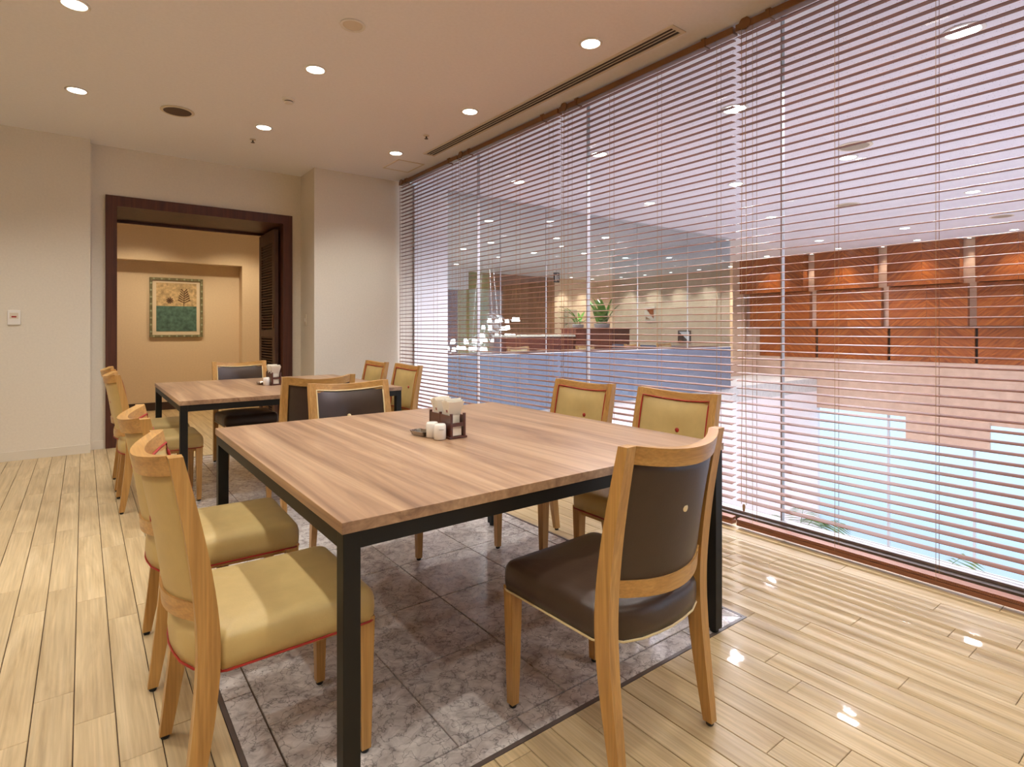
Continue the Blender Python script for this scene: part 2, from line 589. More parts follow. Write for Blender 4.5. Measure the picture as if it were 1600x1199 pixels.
for i in range(-1, 5):
    a, b = max(gx0 + tp * (i + .5), IX0 + st + bw), min(gx0 + tp * (i + 1.5), IX1 - st - bw)
    if b - a > 0.05:
        for y0 in (IY0 + st + .001, IY1 - st - bw + .001):
            on_floor(box('border_tile', 'marble', (a + .002, b - .002, y0, y0 + bw - .004, -0.008, 0.0005)))
for sx, ox in ((1, IX0 + st), (-1, IX1 - st)):           # mitred corners
    for sy, oy in ((1, IY0 + st), (-1, IY1 - st)):
        g = .0015
        for tri in (((.003, .001), (bw, .001), (bw, bw - .003)), ((.001, .003), (bw - .003, bw), (.001, bw))):
            mb = MB().rings([[(sx * p[0], sy * p[1], z) for p in tri] for z in (0, .0085)])
            o = mb.build('border_tile', 'marble', None, (ox, oy, -0.008))
            on_floor(o)

struct(box('ceiling', 'ceiling', (-3.2, 2.995, -3.0, 6.75, CZ, CZ + 0.2)), 'plain beige papered ceiling of the dining room', 'ceiling')
struct(box('wall_left', 'wall', (-3.35, -3.2, -3.0, 6.75, -0.14, CZ)), 'cream wall on the far side of the dining room', 'wall')
struct(box('wall_front', 'wall', (-3.35, 3.2, -3.15, -3.0, -0.14, CZ)), 'cream wall closing the dining room', 'wall')
struct(box('wall_back_left', 'wall', (-3.2, 0.053, 6.42, 6.72, -0.0, CZ)), 'cream textured wall left of the dark doorway', 'wall')
wb = thing('wall_back', (1.0, 6.56, 0))
struct(wb, 'cream wall around the dark wooden doorway', 'wall')


def wpart(name, mat, b, parent):
    o = box(name, mat, b)
    o.parent = parent
    o.location = Vector(o.location) - Vector(parent.location)
    return o


wpart('wall_panel', 'wall', (0.053, 0.166, 6.56, 7.42, 0, CZ), wb)
wpart('wall_panel', 'wall', (0.166, 1.866, 6.56, 7.42, 2.388, CZ), wb)
wpart('wall_panel', 'wall', (1.866, 1.975, 6.56, 7.42, 0, CZ), wb)
struct(box('wall_back_right', 'wall', (1.965, 3.13, 6.09, 7.42, 0, CZ)), 'cream pier wall between the doorway and the blinds', 'wall')
for b, l in (((-3.2, 0.053, 6.408, 6.42, 0, .078), 'left'), ((0.053, 0.166, 6.548, 6.56, 0, .078), 'doorway'), ((1.965, 2.97, 6.078, 6.09, 0, .078), 'pier'), ((1.953, 1.965, 6.078, 6.56, 0, .078), 'return')):
    struct(box('baseboard_' + l, 'base_light', b), {'left': 'pale baseboard under the wall left of the doorway', 'doorway': 'short pale baseboard touching the left door jamb',
                                                   'pier': 'pale baseboard under the pier wall beside the blinds', 'return': 'short pale baseboard on the pier return by the door'}[l], 'baseboard')

# doorway
dr = thing('door_1', (1.016, 6.56, 0))
struct(dr, 'wide doorway with dark red-brown wooden frame', 'doorway')
wpart('jamb', 'door_wood', (0.166, 0.256, 6.535, 7.45, 0.001, 2.388), dr)
wpart('jamb', 'door_wood', (1.770, 1.866, 6.535, 7.45, 0.001, 2.388), dr)
wpart('head', 'door_wood', (0.256, 1.770, 6.535, 7.45, 2.290, 2.388), dr)
wpart('stop_bead', 'door_wood', (0.256, 1.770, 7.36, 7.40, 2.262, 2.290), dr)
leaf = thing('louver_leaf', (0, 0, 0))
leaf.parent = dr
leaf.location = (1.735 - 1.016, 0.12, 0.012)
lx0, lx1, L = -0.02, 0.02, 0.70


def lpart(name, b, mat='leaf_wood'):
    o = box(name, mat, b)
    o.parent = leaf
    return o


lpart('stile', (lx0, lx1, 0.0, 0.10, 0, 2.235))
lpart('stile', (lx0, lx1, 0.60, L, 0, 2.235))
lpart('rail', (lx0, lx1, 0.10, 0.60, 0, 0.11))
lpart('rail', (lx0, lx1, 0.10, 0.60, 2.10, 2.235))
lpart('rail', (lx0, lx1, 0.10, 0.60, 1.02, 1.10))
lpart('backing', (0.012, 0.018, 0.10, 0.60, 0.11, 2.10), 'dark')
lsl = MB().add([(-.019, -.25, .012), (.012, -.25, -.012), (.012, .25, -.012), (-.019, .25, .012),
                (-.019, -.25, .018), (.012, -.25, -.006), (.012, .25, -.006), (-.019, .25, .018)],
               [(0, 3, 2, 1), (4, 5, 6, 7), (0, 1, 5, 4), (1, 2, 6, 5), (2, 3, 7, 6), (3, 0, 4, 7)]).mesh('slat', 'leaf_wood')
for i in range(64):
    z = 0.125 + i * 0.0312
    if 1.0 < z < 1.115:
        continue
    o = link('slat', lsl, leaf)
    o.location = (0.0, 0.35, z)
lpart('handle', (-0.032, -0.02, 0.05, 0.065, 1.12, 1.27), 'blind_metal')

# corridor behind the doorway
cw = thing('wall_corridor', (1.0, 9.0, 0))
struct(cw, 'tan corridor wall with a shallow recess behind the picture', 'wall')
AY, PY = 9.22, 9.02
wpart('recess_back', 'corridor', (-0.9, 1.86, AY, AY + .12, 0, 2.75), cw)
wpart('recess_head', 'corridor', (-0.9, 1.86, PY, AY, 2.05, 2.75), cw)
wpart('pier', 'corridor', (1.86, 3.3, PY, AY, 0, 2.75), cw)
wpart('baseboard', 'base_dark', (-0.9, 1.86, AY - .012, AY, 0.001, .11), cw)
wpart('baseboard', 'base_dark', (1.86, 3.3, PY - .012, PY, 0.001, .11), cw)
struct(box('wall_corridor_left', 'corridor', (-1.0, -0.9, 7.42, 9.3, -0.1, 2.75)), 'tan end wall of the corridor', 'wall')
struct(box('wall_corridor_right', 'corridor', (3.02, 3.14, 7.42, 9.3, -0.1, 2.75)), 'tan wall closing the corridor by the atrium', 'wall')
struct(box('wall_corridor_near', 'corridor', (-1.0, 0.053, 7.42, 7.44, -0.1, 2.75)), 'tan corridor wall backing the dining room', 'wall')
struct(box('ceiling_corridor', 'ceiling', (-1.0, 3.14, 7.42, 9.34, 2.70, 2.8)), 'beige ceiling of the corridor behind the doorway', 'ceiling')

# picture
pc = thing('framed_picture', (1.05, AY - .004, 1.425), 0, 'framed print of plants above a teal block, hanging in the corridor', 'picture')
pw2, ph2, fw = 0.325, 0.415, 0.034
for n_, b in (('frame_rail', (-pw2, pw2, -.03, 0, ph2 - fw, ph2)), ('frame_rail', (-pw2, pw2, -.03, 0, -ph2, -ph2 + fw)),
              ('frame_rail', (-pw2, -pw2 + fw, -.03, 0, -ph2 + fw, ph2 - fw)), ('frame_rail', (pw2 - fw, pw2, -.03, 0, -ph2 + fw, ph2 - fw))):
    MB().box(*b).build(n_, 'art_frame', pc, bevel=.004)
smb = MB().box(-.011, .011, -.034, -.029, -.011, .011).mesh('stud', 'stud')
for i in range(7):
    for s_ in (-1, 1):
        link('stud', smb, pc, (-pw2 + .05 + i * (2 * pw2 - .1) / 6, 0, s_ * (ph2 - fw / 2)))
for i in range(8):
    for s_ in (-1, 1):
        link('stud', smb, pc, (s_ * (pw2 - fw / 2), 0, -ph2 + .08 + i * (2 * ph2 - .16) / 7))
MB().box(-pw2 + fw, pw2 - fw, -.012, -.004, -ph2 + fw, ph2 - fw).build('mat_board', 'mat_board', pc)
MB().box(-.245, .245, -.015, -.011, .02, .345).build('upper_print', 'parchment', pc)
MB().box(-.245, .245, -.016, -.011, -.33, .022).build('lower_print', 'teal', pc)
sk = MB()
sk.tube([(.085, -.0165, .022), (.09, -.0165, .12), (.095, -.0165, .24)], .004, 5)
for i in range(6):
    z = .07 + i * .03
    for s_ in (-1, 1):
        sk.tube([(.09, -.0165, z), (.09 + s_ * (.075 - i * .008), -.0165, z + .045)], [.004, .008], 5)
sk.build('plant_sketch', 'sketch', pc)
fl = MB()
for i in range(9):
    a = i * math.pi / 4.5
    fl.tube([(-.085, -.0165, .10), (-.085 + .042 * math.cos(a), -.0165, .10 + .042 * math.sin(a))], [.004, .009], 5)
fl.build('flower_sketch', 'sketch', pc)

# wall controls
sw = thing('wall_control', (-0.47, 6.419, 1.222), 0, 'small beige control panel on the wall left of the doorway', 'switch')
MB().box(-.042, .042, -.012, 0, -.062, .062).build('cover_plate', 'white', sw, bevel=.003)
MB().box(-.028, .028, -.015, -.011, -.01, .04).build('display', 'offwhite', sw)
MB().box(-.016, .016, -.0165, -.014, .0, .012).build('indicator', 'red_pipe', sw)
sw = thing('light_switch', (1.9645, 6.37, 1.225), 0, 'narrow light switch on the pier return beside the doorway', 'switch')
MB().box(-.010, 0, -.035, .035, -.06, .06).build('cover_plate', 'offwhite', sw, bevel=.003)
MB().box(-.014, -.009, -.01, .01, -.02, .02).build('rocker', 'white', sw)


# ------------------------------------------------------------------ ceiling fittings
ring_me = MB().collar([(.054, -.001), (.070, -.001), (.072, -.004), (.070, -.008), (.057, -.007)], n=28).mesh('trim_ring', 'white', 40)
lens_me = MB().lathe([(.056, -.002), (.056, -.0045), (.034, -.006), (.004, -.0065)], n=28).mesh('lens', 'lamp', 60)


def spot_light(name, power, col, size=120, blend=0.55, rad=.05):
    d = bpy.data.lights.new(name, 'SPOT')
    d.energy = power
    d.color = col
    d.spot_size = math.radians(size)
    d.spot_blend = blend
    d.shadow_soft_size = rad
    return d


room_spot = spot_light('downlight_beam', P_ROOM, WARM, 128, 0.7, .03)


def downlight(x, y, z, label, group, lens=None, ld=None, ring=None, scale=1.0, lit=True):
    t = thing('downlight', (x, y, z), 0, label, 'downlight', group)
    t.scale = (scale, scale, 1)
    link('trim_ring', ring or ring_me, t)
    link('lens', lens or lens_me, t)
    if ld:
        o = bpy.data.objects.new('downlight_beam', ld)
        COL.objects.link(o)
        o.parent = t
        o.location = (0, 0, -.02)
    return t


GL = 'downlights of the dining room'
for x, y, l in ((-0.037, 3.80, 'lit round downlight cut by the top edge, over the aisle'),
                (-0.037, 5.16, 'lit round downlight nearest the wall left of the doorway'),
                (1.231, 3.79, 'lit round downlight nearest the small smoke detector'),
                (1.231, 5.14, 'lit round downlight straight in front of the doorway'),
                (2.443, 5.11, 'smallest lit downlight, by the ceiling hatch and pier wall'),
                (2.443, 3.78, 'lit downlight beside the middle of the slotted air vent'),
                (2.443, 2.44, 'lit downlight beside the near end of the slotted air vent')):
    downlight(x, y, CZ, l, GL, ld=room_spot)
for x, y in ((-0.037, 2.44), (1.231, 1.74), (2.443, 1.09), (-0.037, 1.09), (1.231, 0.3), (2.443, -0.26), (-0.037, -0.3), (1.231, -1.2), (-1.3, 5.1), (-1.3, 3.8), (-1.3, 2.4), (-1.3, 1.09), (-1.3, -0.3)):
    downlight(x, y, CZ, 'round downlight in the dining room ceiling beyond the picture', 'downlights beyond the picture', ld=room_spot)
t = thing('downlight', (1.22, 3.11, CZ), 0, 'unlit white downlight near the top edge, above table aisle', 'downlight')
link('trim_ring', ring_me, t)
MB().lathe([(.056, -.002), (.054, -.004), (.040, -.002), (.004, -.0015)], n=24).build('lens', 'offwhite', t, smooth=60)
sp = thing('ceiling_speaker', (0.595, 5.17, CZ), 0, 'round ceiling speaker with dark brown grille', 'speaker')
MB().collar([(.095, -.001), (.118, -.001), (.12, -.005), (.112, -.010), (.098, -.009)], n=32).build('rim', 'offwhite', sp, smooth=40)
MB().lathe([(.098, -.002), (.098, -.008), (.05, -.0085), (.004, -.0086)], n=32).build('grille', 'brown_grille', sp, smooth=50)
sd = thing('smoke_detector', (1.23, 4.40, CZ), 0, 'small round smoke detector with dark slots on the ceiling', 'detector')
MB().lathe([(.046, 0), (.046, -.010), (.034, -.018)], n=24).build('base', 'white', sd, smooth=40)
MB().lathe([(.030, -.014), (.030, -.026)], n=20).build('slot_ring', 'dark', sd, smooth=40)
MB().lathe([(.034, -.026), (.030, -.033), (.004, -.035)], n=24).build('cap', 'white', sd, smooth=50)
for x, y, l in ((1.231, 5.534, 'tiny brass sprinkler between the doorway downlight and the wall'), (2.44, 4.49, 'tiny brass sprinkler between two downlights beside the vent')):
    s_ = thing('sprinkler', (x, y, CZ), 0, l, 'sprinkler', 'ceiling sprinklers')
    MB().lathe([(.026, 0), (.026, -.004), (.010, -.008)], n=16).build('rosette', 'offwhite', s_, smooth=50)
    MB().lathe([(.007, -.006), (.007, -.026), (.017, -.027), (.017, -.030)], n=12).build('head', 'frame_dark', s_, smooth=40)
vt = thing('air_vent', (2.727, 3.49, CZ), 0, 'long slotted linear air vent in the ceiling along the blinds', 'vent')
for b in ((-.062, -.042, -1.48, 1.48), (.042, .062, -1.48, 1.48), (-.042, .042, -1.48, -1.455), (-.042, .042, 1.455, 1.48)):
    MB().box(*b, -.006, 0).build('frame_rail', 'offwhite', vt)
for xx in (-.014, .014):
    MB().box(xx - .003, xx + .003, -1.455, 1.455, -.005, 0).build('blade', 'offwhite', vt)
MB().box(-.042, .042, -1.455, 1.455, -.0012, 0).build('slot_back', 'dark', vt)
ht = thing('ceiling_hatch', (2.70, 5.47, CZ), 0, 'faint square access hatch in the ceiling by the pier wall', 'hatch')
for b in ((-.15, -.135, -.19, .19), (.135, .15, -.19, .19), (-.135, .135, -.19, -.175), (-.135, .135, .175, .19)):
    MB().box(*b, -.005, 0).build('frame_rail', 'offwhite', ht)
MB().box(-.133, .133, -.173, .173, -.003, 0).build('panel', 'ceiling', ht)

# corridor lamps
corr = spot_light('corridor_beam', P_CORR, (1.0, .80, .52), 125, .6, .05)
for x, y in ((0.6, 8.25), (1.75, 8.25)):
    downlight(x, y, 2.70, 'round downlight in the corridor ceiling, hidden by the door head', 'downlights of the corridor', ld=corr)

# ------------------------------------------------------------------ window wall and blinds
wn = thing('window_1', (3.12, 1.55, 0))
struct(wn, 'floor-to-ceiling glass wall behind the wooden blinds', 'window')
wpart('base_beam', 'frame_dark', (3.055, 3.2, -3.0, 6.09, -0.14, 0.038), wn)
wpart('sill_track', 'alu', (3.09, 3.15, -3.0, 6.09, 0.038, 0.052), wn)
wpart('head_track', 'plaster', (2.995, 3.2, -3.0, 6.09, CZ + .015, CZ + .2), wn)
MULL = [6.09, 4.671, 3.142, 1.613, 0.084, -1.445, -2.98]
for m_ in MULL[1:-1]:
    wpart('mullion', 'alu', (3.105, 3.135, m_ - .004, m_ + .004, .052, CZ + .015), wn)
for a, b in zip(MULL, MULL[1:]):
    wpart('pane', 'pane', (3.116, 3.124, b + .004, a - .004, .052, CZ + .015), wn)

BX = 2.952
slat_w, tilt, pitch, nsl = .040, math.radians(6), .042, 63
ZR0, ZR1 = 2.795, 2.835


def slat_mesh(L):
    mb = MB()
    sec = []
    for k in range(5):
        s_ = k / 4 - .5
        arch = .0022 * (1 - 4 * s_ * s_)
        xx, zz = s_ * slat_w, arch
        sec.append((xx * math.cos(tilt) - zz * math.sin(tilt), xx * math.sin(tilt) + zz * math.cos(tilt)))
    top = [(x_, z_ + .0014) for x_, z_ in sec]
    bot = [(x_, z_ - .0014) for x_, z_ in reversed(sec)]
    ring = top + bot
    mb.rings([[(x_, yy, z_) for x_, z_ in ring] for yy in (-L / 2, L / 2)])
    return mb.mesh('slat', 'slat', 40)


cap_me = MB().rings([[(.034 * math.cos(2 * math.pi * j / 20), yy, .034 * math.sin(2 * math.pi * j / 20)) for j in range(20)] for yy in (-.006, .006)])
cap_me = cap_me.mesh('end_pulley', 'blind_metal', 40)


def blind(y0, y1, label, ladders=(.07, .36, .64, .93), cords=True):
    L = y1 - y0
    yc = (y0 + y1) / 2
    t = thing('venetian_blind', (BX, yc, 0.012), 0, label, 'blind', 'wooden venetian blinds along the glass wall')
    MB().box(-.024, .028, -L / 2, L / 2, ZR0 - .012, ZR1 - .012).build('head_rail', 'blind_metal', t, bevel=.003)
    me = slat_mesh(L - .012)
    for i in range(nsl):
        link('slat', me, t, (0, 0, ZR0 - .012 - .030 - i * pitch))
    # stacked slats and bottom rail resting near the floor
    for k in range(3):
        link('slat', me, t, (-.002 + .002 * k, 0, .030 + k * .0048))
    MB().box(-.022, .022, -L / 2 + .006, L / 2 - .006, .004, .024).build('bottom_rail', 'slat', t, bevel=.003)
    zt, zb = ZR0 - .012, .024
    for f_ in ladders:
        yy = -L / 2 + f_ * L
        for xx in (-.0215, .0215):
            MB().box(xx - .0007, xx + .0007, yy - .0009, yy + .0009, zb, zt).build('ladder_cord', 'cord', t)
    for f_ in (.13, .87):
        yy = -L / 2 + f_ * L
        MB().box(-.030, .030, yy - .012, yy + .012, ZR1 - .012 - .045, ZR1 - .012 + .006).build('bracket', 'blind_metal', t, bevel=.003)
        MB().box(-.012, .012, yy - .008, yy + .008, ZR1 - .012, CZ - .012).build('hanger', 'blind_metal', t)
    pu = link('end_pulley', cap_me, t, (-.026, L / 2 - .06, ZR1 - .028))
    pu.rotation_euler = (0, 0, math.radians(90))
    if cords:
        for dy in (-.012, .012):
            pts = [(-.036, L / 2 - .06 + dy * (1 + .25 * math.sin(z * 5)), z) for z in [2.78 - .12 * k for k in range(23)]]
            MB().tube(pts, .0016, 5).build('pull_cord', 'cord', t)
        MB().lathe([(.004, .0), (.008, -.008), (.006, -.035), (.003, -.04)], (-.036, L / 2 - .06, .14), 10).build('cord_weight', 'cord', t, smooth=40)
    return t


blind(4.77, 6.05, 'wooden venetian blind nearest the pier wall')
blind(3.285, 4.755, 'wooden venetian blind second from the pier wall')
blind(1.80, 3.27, 'wooden venetian blind behind the two tan chairs of the big table')
blind(0.315, 1.785, 'wooden venetian blind at the open floor in front of wood panels')
blind(-1.17, 0.30, 'wooden venetian blind just outside the picture')
blind(-2.655, -1.185, 'wooden venetian blind far outside the picture', cords=False)


# ------------------------------------------------------------------ tables
def make_table(x0, x1, y0, y1, label):
    cx_, cy_ = (x0 + x1) / 2, (y0 + y1) / 2
    t = thing('dining_table', (cx_, cy_, 0), 0, label, 'table', 'square dining tables')
    hx, hy = (x1 - x0) / 2, (y1 - y0) / 2
    MB().box(-hx, hx, -hy, hy, .674, .70).build('tabletop', 'top', t, bevel=.0012)
    lw, ins = .040, .004
    for sx in (-1, 1):
        for sy in (-1, 1):
            ax, ay = sx * (hx - ins - lw / 2), sy * (hy - ins - lw / 2)
            lg = MB().box(-lw / 2, lw / 2, -lw / 2, lw / 2, .014, .674).build('leg', 'steel', t, (ax, ay, 0), bevel=.0015)
            MB().lathe([(.014, 0), (.016, .003), (.016, .016)], n=12).build('foot', 'rubber', lg, smooth=40)
    e = hx - ins - lw
    for sy in (-1, 1):
        ay = sy * (hy - ins - .012)
        MB().box(-e, e, ay - .012, ay + .012, .636, .674).build('apron', 'steel', t)
    e = hy - ins - lw
    for sx in (-1, 1):
        ax = sx * (hx - ins - .012)
        MB().box(ax - .012, ax + .012, -e, e, .636, .674).build('apron', 'steel', t)
    return t


tab1 = make_table(.447, 1.893, 1.200, 2.679, 'large square walnut-topped table in front, on black steel legs')
tab2 = make_table(.447, 1.866, 3.800, 5.231, 'square walnut-topped table further back, near the doorway')


# ------------------------------------------------------------------ chairs (face +y, origin on the floor under the seat)
def smooth_curve(pts, n):
    out = []
    m = len(pts)
    for i in range(m - 1):
        p0, p1, p2, p3 = pts[max(i - 1, 0)], pts[i], pts[i + 1], pts[min(i + 2, m - 1)]
        for k in range(n):
            t_ = k / n
            out.append(tuple(.5 * (2 * b + (c - a) * t_ + (2 * a - 5 * b + 4 * c - d) * t_ ** 2 + (3 * b - a - 3 * c + d) * t_ ** 3) for a, b, c, d in zip(p0, p1, p2, p3)))
    out.append(tuple(pts[-1]))
    return out


# post centre line: z, y, depth, width
POST = smooth_curve([(.012, -.219, .028, .026), (.12, -.203, .036, .029), (.25, -.186, .043, .033), (.38, -.176, .046, .036), (.50, -.181, .044, .036), (.66, -.203, .037, .036), (.845, -.240, .028, .034)], 4)
SAG, DIP = .055, .016
PX = .198      # post centre offset


def post_y(z):
    for a, b in zip(POST, POST[1:]):
        if z <= b[0]:
            k = (z - a[0]) / (b[0] - a[0])
            return a[1] + k * (b[1] - a[1])
    return POST[-1][1]


def chair_meshes(kind):
    leather, pipe = ('tan', 'red_pipe') if kind == 'tan' else ('brown', 'cream_pipe')
    me = {}
    # rear post
    for s_ in (-1, 1):
        rings = []
        for z, y, d, w in POST:
            rings.append([(-w / 2, y - d / 2, z), (w / 2, y - d / 2, z), (w / 2, y + d / 2, z), (-w / 2, y + d / 2, z)])
        me['rear%d' % s_] = MB().rings(rings).mesh('leg', 'beech_z', 35)
    fr = []
    for z, w in ((.012, .025), (.10, .029), (.25, .035), (.362, .040)):
        fr.append([(-w / 2, -w / 2, z), (w / 2, -w / 2, z), (w / 2, w / 2, z), (-w / 2, w / 2, z)])
    me['front'] = MB().rings(fr).mesh('leg', 'beech_z', 35)
    me['glide'] = MB().lathe([(.009, 0), (.011, .003), (.011, .014)], n=10).mesh('glide', 'rubber', 40)

    def arc(u):                    # u -1..1 -> offset back
        return -SAG * (1 - u * u)

    def rail(z0, z1, th, dip):
        rings = []
        n = 14
        hw = PX - .0165
        for i in range(n + 1):
            u = -1 + 2 * i / n
            x = u * hw
            dz = -dip * (1 - u * u)
            r_ = []
            for z, side in ((z0, -1), (z1, -1), (z1, 1), (z0, 1)):
                zz = z + dz
                r_.append((x, post_y(z) + arc(u) + side * th / 2, zz))
            rings.append(r_)
        return MB().rings(rings)

    me['top'] = rail(.800, .845, .030, DIP).mesh('top_rail', 'beech_x', 35)
    me['low'] = rail(.464, .507, .026, .010).mesh('lower_rail', 'beech_x', 35)
    # padded back: closed shell between the rails
    hw = PX - .0165

    def surf(u, v, side):
        uu = -1 + 2 * u
        z0 = .505 - .010 * (1 - uu * uu)
        z1 = (.815 if side > 0 else .802) - DIP * (1 - uu * uu)
        z = z0 + (z1 - z0) * v
        bulge = min(1, 5 * min(u, 1 - u)) ** .6 * min(1, 5 * min(v, 1 - v)) ** .6
        off = (.0115 + .014 * bulge) if side > 0 else -(.007 + .003 * bulge)
        du, dv = (u - .5) * 2 * hw, z - .662
        if side > 0:
            off -= .007 * math.exp(-(du * du + dv * dv) / .0009)
        return (uu * hw, post_y(z) + arc(uu) + off, z)

    nu, nv = 16, 14
    mb = MB()
    mb.sheet(lambda u, v: surf(u, v, 1), nu, nv)
    mb.sheet(lambda u, v: surf(u, v, -1), nu, nv)
    per = [(i / nu, 0) for i in range(nu)] + [(1, j / nv) for j in range(nv)] + [(1 - i / nu, 1) for i in range(nu)] + [(0, 1 - j / nv) for j in range(nv)]
    a = [surf(u, v, 1) for u, v in per]
    b = [surf(u, v, -1) for u, v in per]
    mb.rings([a, b], cap=False)
    me['back'] = mb.mesh('backrest', leather, 60)
    pp = [(u * .985 + .0075, v * .985 + .0075) for u, v in per]
    me['bpipe'] = MB().tube([(p[0], p[1] + .004, p[2]) for p in (surf(u, v, 1) for u, v in pp)], .0036, 6, True).mesh('piping', pipe, 60)
    c = surf(.5, .56, 1)
    me['fbtn'] = MB().rings([[(.011 * k * math.cos(2 * math.pi * j / 12), c[1] + d_, .664 + .011 * k * math.sin(2 * math.pi * j / 12)) for j in range(12)] for k, d_ in ((1, -.004), (1, .003), (.7, .006), (.1, .0075))]).mesh('button', pipe, 60)
    c = surf(.5, .56, -1)
    me['rbtn'] = MB().rings([[(.011 * k * math.cos(2 * math.pi * j / 12), c[1] - d_, .667 + .011 * k * math.sin(2 * math.pi * j / 12)) for j in range(12)] for k, d_ in ((1, -.004), (1, .001), (.7, .0025), (.1, .003))]).mesh('button', pipe, 60)
    # seat cushion: outline runs round the seat, its back bulges out between the posts
    half = [(0, .224), (.10, .224), (.183, .222), (.196, .214), (.202, .200), (.204, .10), (.207, -.02), (.210, -.140), (.206, -.150), (.178, -.153), (.176, -.172), (.160, -.198), (.11, -.218), (.05, -.227), (0, -.230)]
    outl = half + [(-x, y) for x, y in reversed(half[1:-1])]
    cy_ = 0.0
    zb = .351
    rings = []
    for ins, z in ((.012, zb), (.0, zb + .004), (-.002, zb + .03), (-.001, zb + .055), (.003, zb + .068), (.009, zb + .077), (.022, zb + .084), (.06, zb + .089), (.13, zb + .092)):
        ring = []
        for x, y in outl:
            l = math.hypot(x, y - cy_)
            k = (l - ins) / l
            ring.append((x * k, cy_ + (y - cy_) * k, z))
        rings.append(ring)
    mb = MB().rings(rings, cap=True)
    me['seat'] = mb.mesh('seat', leather, 70)
    me['spipe'] = MB().tube([(x * 1.004, y * 1.004, zb + .001) for x, y in outl], .0028, 6, True).mesh('piping', pipe, 60)
    me['frame'] = MB().box(-.165, .165, -.12, .20, .325, .3515).mesh('seat_frame', 'beech_x')
    return me


def make_chair(kind):
    me = chair_meshes(kind)
    t = thing('dining_chair', (0, 0, 0), 0, 'x', 'chair')
    for s_ in (-1, 1):
        o = link('leg', me['rear%d' % s_], t, (s_ * PX, 0, 0))
        link('glide', me['glide'], o, (0, POST[0][1], 0))
        o = link('leg', me['front'], t, (s_ * .180, .198, 0))
        link('glide', me['glide'], o, (0, 0, 0))
    link('seat_frame', me['frame'], t)
    o = link('seat', me['seat'], t)
    link('piping', me['spipe'], o)
    link('top_rail', me['top'], t)
    link('lower_rail', me['low'], t)
    o = link('backrest', me['back'], t)
    link('piping', me['bpipe'], o)
    link('button', me['fbtn'], o)
    link('button', me['rbtn'], o)
    return t


tan0, brown0 = make_chair('tan'), make_chair('brown')
used = set()


def place(kind, x, y, rz, label, group):
    p = tan0 if kind == 'tan' else brown0
    if kind in used:
        p = copy_tree(p)
    used.add(kind)
    p.location = (x, y, 0.0)
    p.rotation_euler = (0, 0, math.radians(rz))
    p['label'] = label
    p['group'] = group
    return p


G1, G2 = 'chairs around the front table', 'chairs around the rear table'
place('tan', .398, 1.615, -90, 'tan leather chair in the left foreground, nearest the viewer', G1)
place('tan', .398, 2.265, -92, 'tan leather chair behind the foreground one, left of the front table', G1)
place('tan', 1.905, 1.594, 90, 'tan chair by the blinds beside the near brown chair, facing left', G1)
place('tan', 1.890, 2.175, 90, 'tan chair by the blinds at the far half of the front table', G1)
place('brown', 1.207, 1.150, 3, 'dark brown leather chair seen from behind at the front table', G1)
place('brown', 1.120, 2.665, 180, 'dark brown chair at the far end of the front table, facing the viewer', G1)
place('brown', 1.125, 3.625, 0, 'dark brown chair with its back to us at the rear table', G2)
place('brown', 1.085, 5.120, 180, 'dark brown chair in front of the doorway, facing the viewer', G2)
place('tan', .405, 4.365, -90, 'tan chair on the aisle side of the rear table, nearer the viewer', G2)
place('tan', .405, 4.965, -90, 'tan chair on the aisle side of the rear table, nearer the doorway', G2)
place('tan', 1.795, 4.630, 90, 'tan chair at the rear table nearest the pier wall', G2)
place('tan', 1.810, 4.060, 90, 'tan chair at the rear table with the blinds right behind it', G2)


# ------------------------------------------------------------------ table-top things
def napkin_holder(x, y, rz, label):
    t = thing('napkin_holder', (x, y, .7005), rz, label, 'napkin holder', 'napkin holders')
    MB().box(-.040, .040, -.085, .085, 0, .008).build('base', 'holder', t, bevel=.001)
    for s_ in (-1, 1):
        MB().box(s_ * .030 - .003, s_ * .030 + .003, -.078, .078, .008, .088).build('side_panel', 'holder', t, bevel=.001)
    for yy in (-.080, .002, .080):
        for s_ in (-1, 1):
            MB().box(s_ * .029 - .005, s_ * .029 + .005, yy - .004, yy + .004, .008, .096).build('post', 'holder', t, bevel=.001)
        MB().box(-.024, .024, yy - .003, yy + .003, .046, .060).build('cross_bar', 'holder', t)
    MB().box(-.020, .020, -.074, -.072, .010, .044).build('menu_card', 'paper', t)
    return t


def napkins(x, y, rz, label, lean=0.0):
    """a bundle of folded napkins, wider at the top where the folds spread"""
    t = thing('napkin_bundle', (x, y, .7005), rz, label, 'napkins', 'napkin bundles')
    n = 9
    for i in range(n):
        k = -1 + 2 * i / (n - 1)
        y0, y1 = k * .013 - .0013, k * .013 + .0013
        ty = k * .026 + lean
        h = .150 - .010 * abs(k) - .004 * (i % 2)
        o = MB().rings([[(-.024, y0, .012), (.024, y0, .012), (.024, y1, .012), (-.024, y1, .012)],
                    [(-.025, y0, .085), (.025, y0, .085), (.025, y1, .085), (-.025, y1, .085)],
                    [(-.036, ty - .0022, h), (.036, ty - .0022, h), (.036, ty + .0022, h), (-.036, ty + .0022, h)]]).build('napkin', 'paper', t)
        if i == 0:
            pass
    for yy in (-.006, .006):
        MB().add([(-.0272, yy - .0055, .098), (-.0272, yy + .0055, .098), (-.0290, yy + .0055, .108), (-.0290, yy - .0055, .108),
                  (-.0280, yy - .0055, .098), (-.0280, yy + .0055, .098), (-.0298, yy + .0055, .108), (-.0298, yy - .0055, .108)],
                 [(0, 1, 2, 3), (7, 6, 5, 4), (0, 4, 5, 1), (1, 5, 6, 2), (2, 6, 7, 3), (3, 7, 4, 0)]).build('printed_mark', 'print', t)
        break
    return t


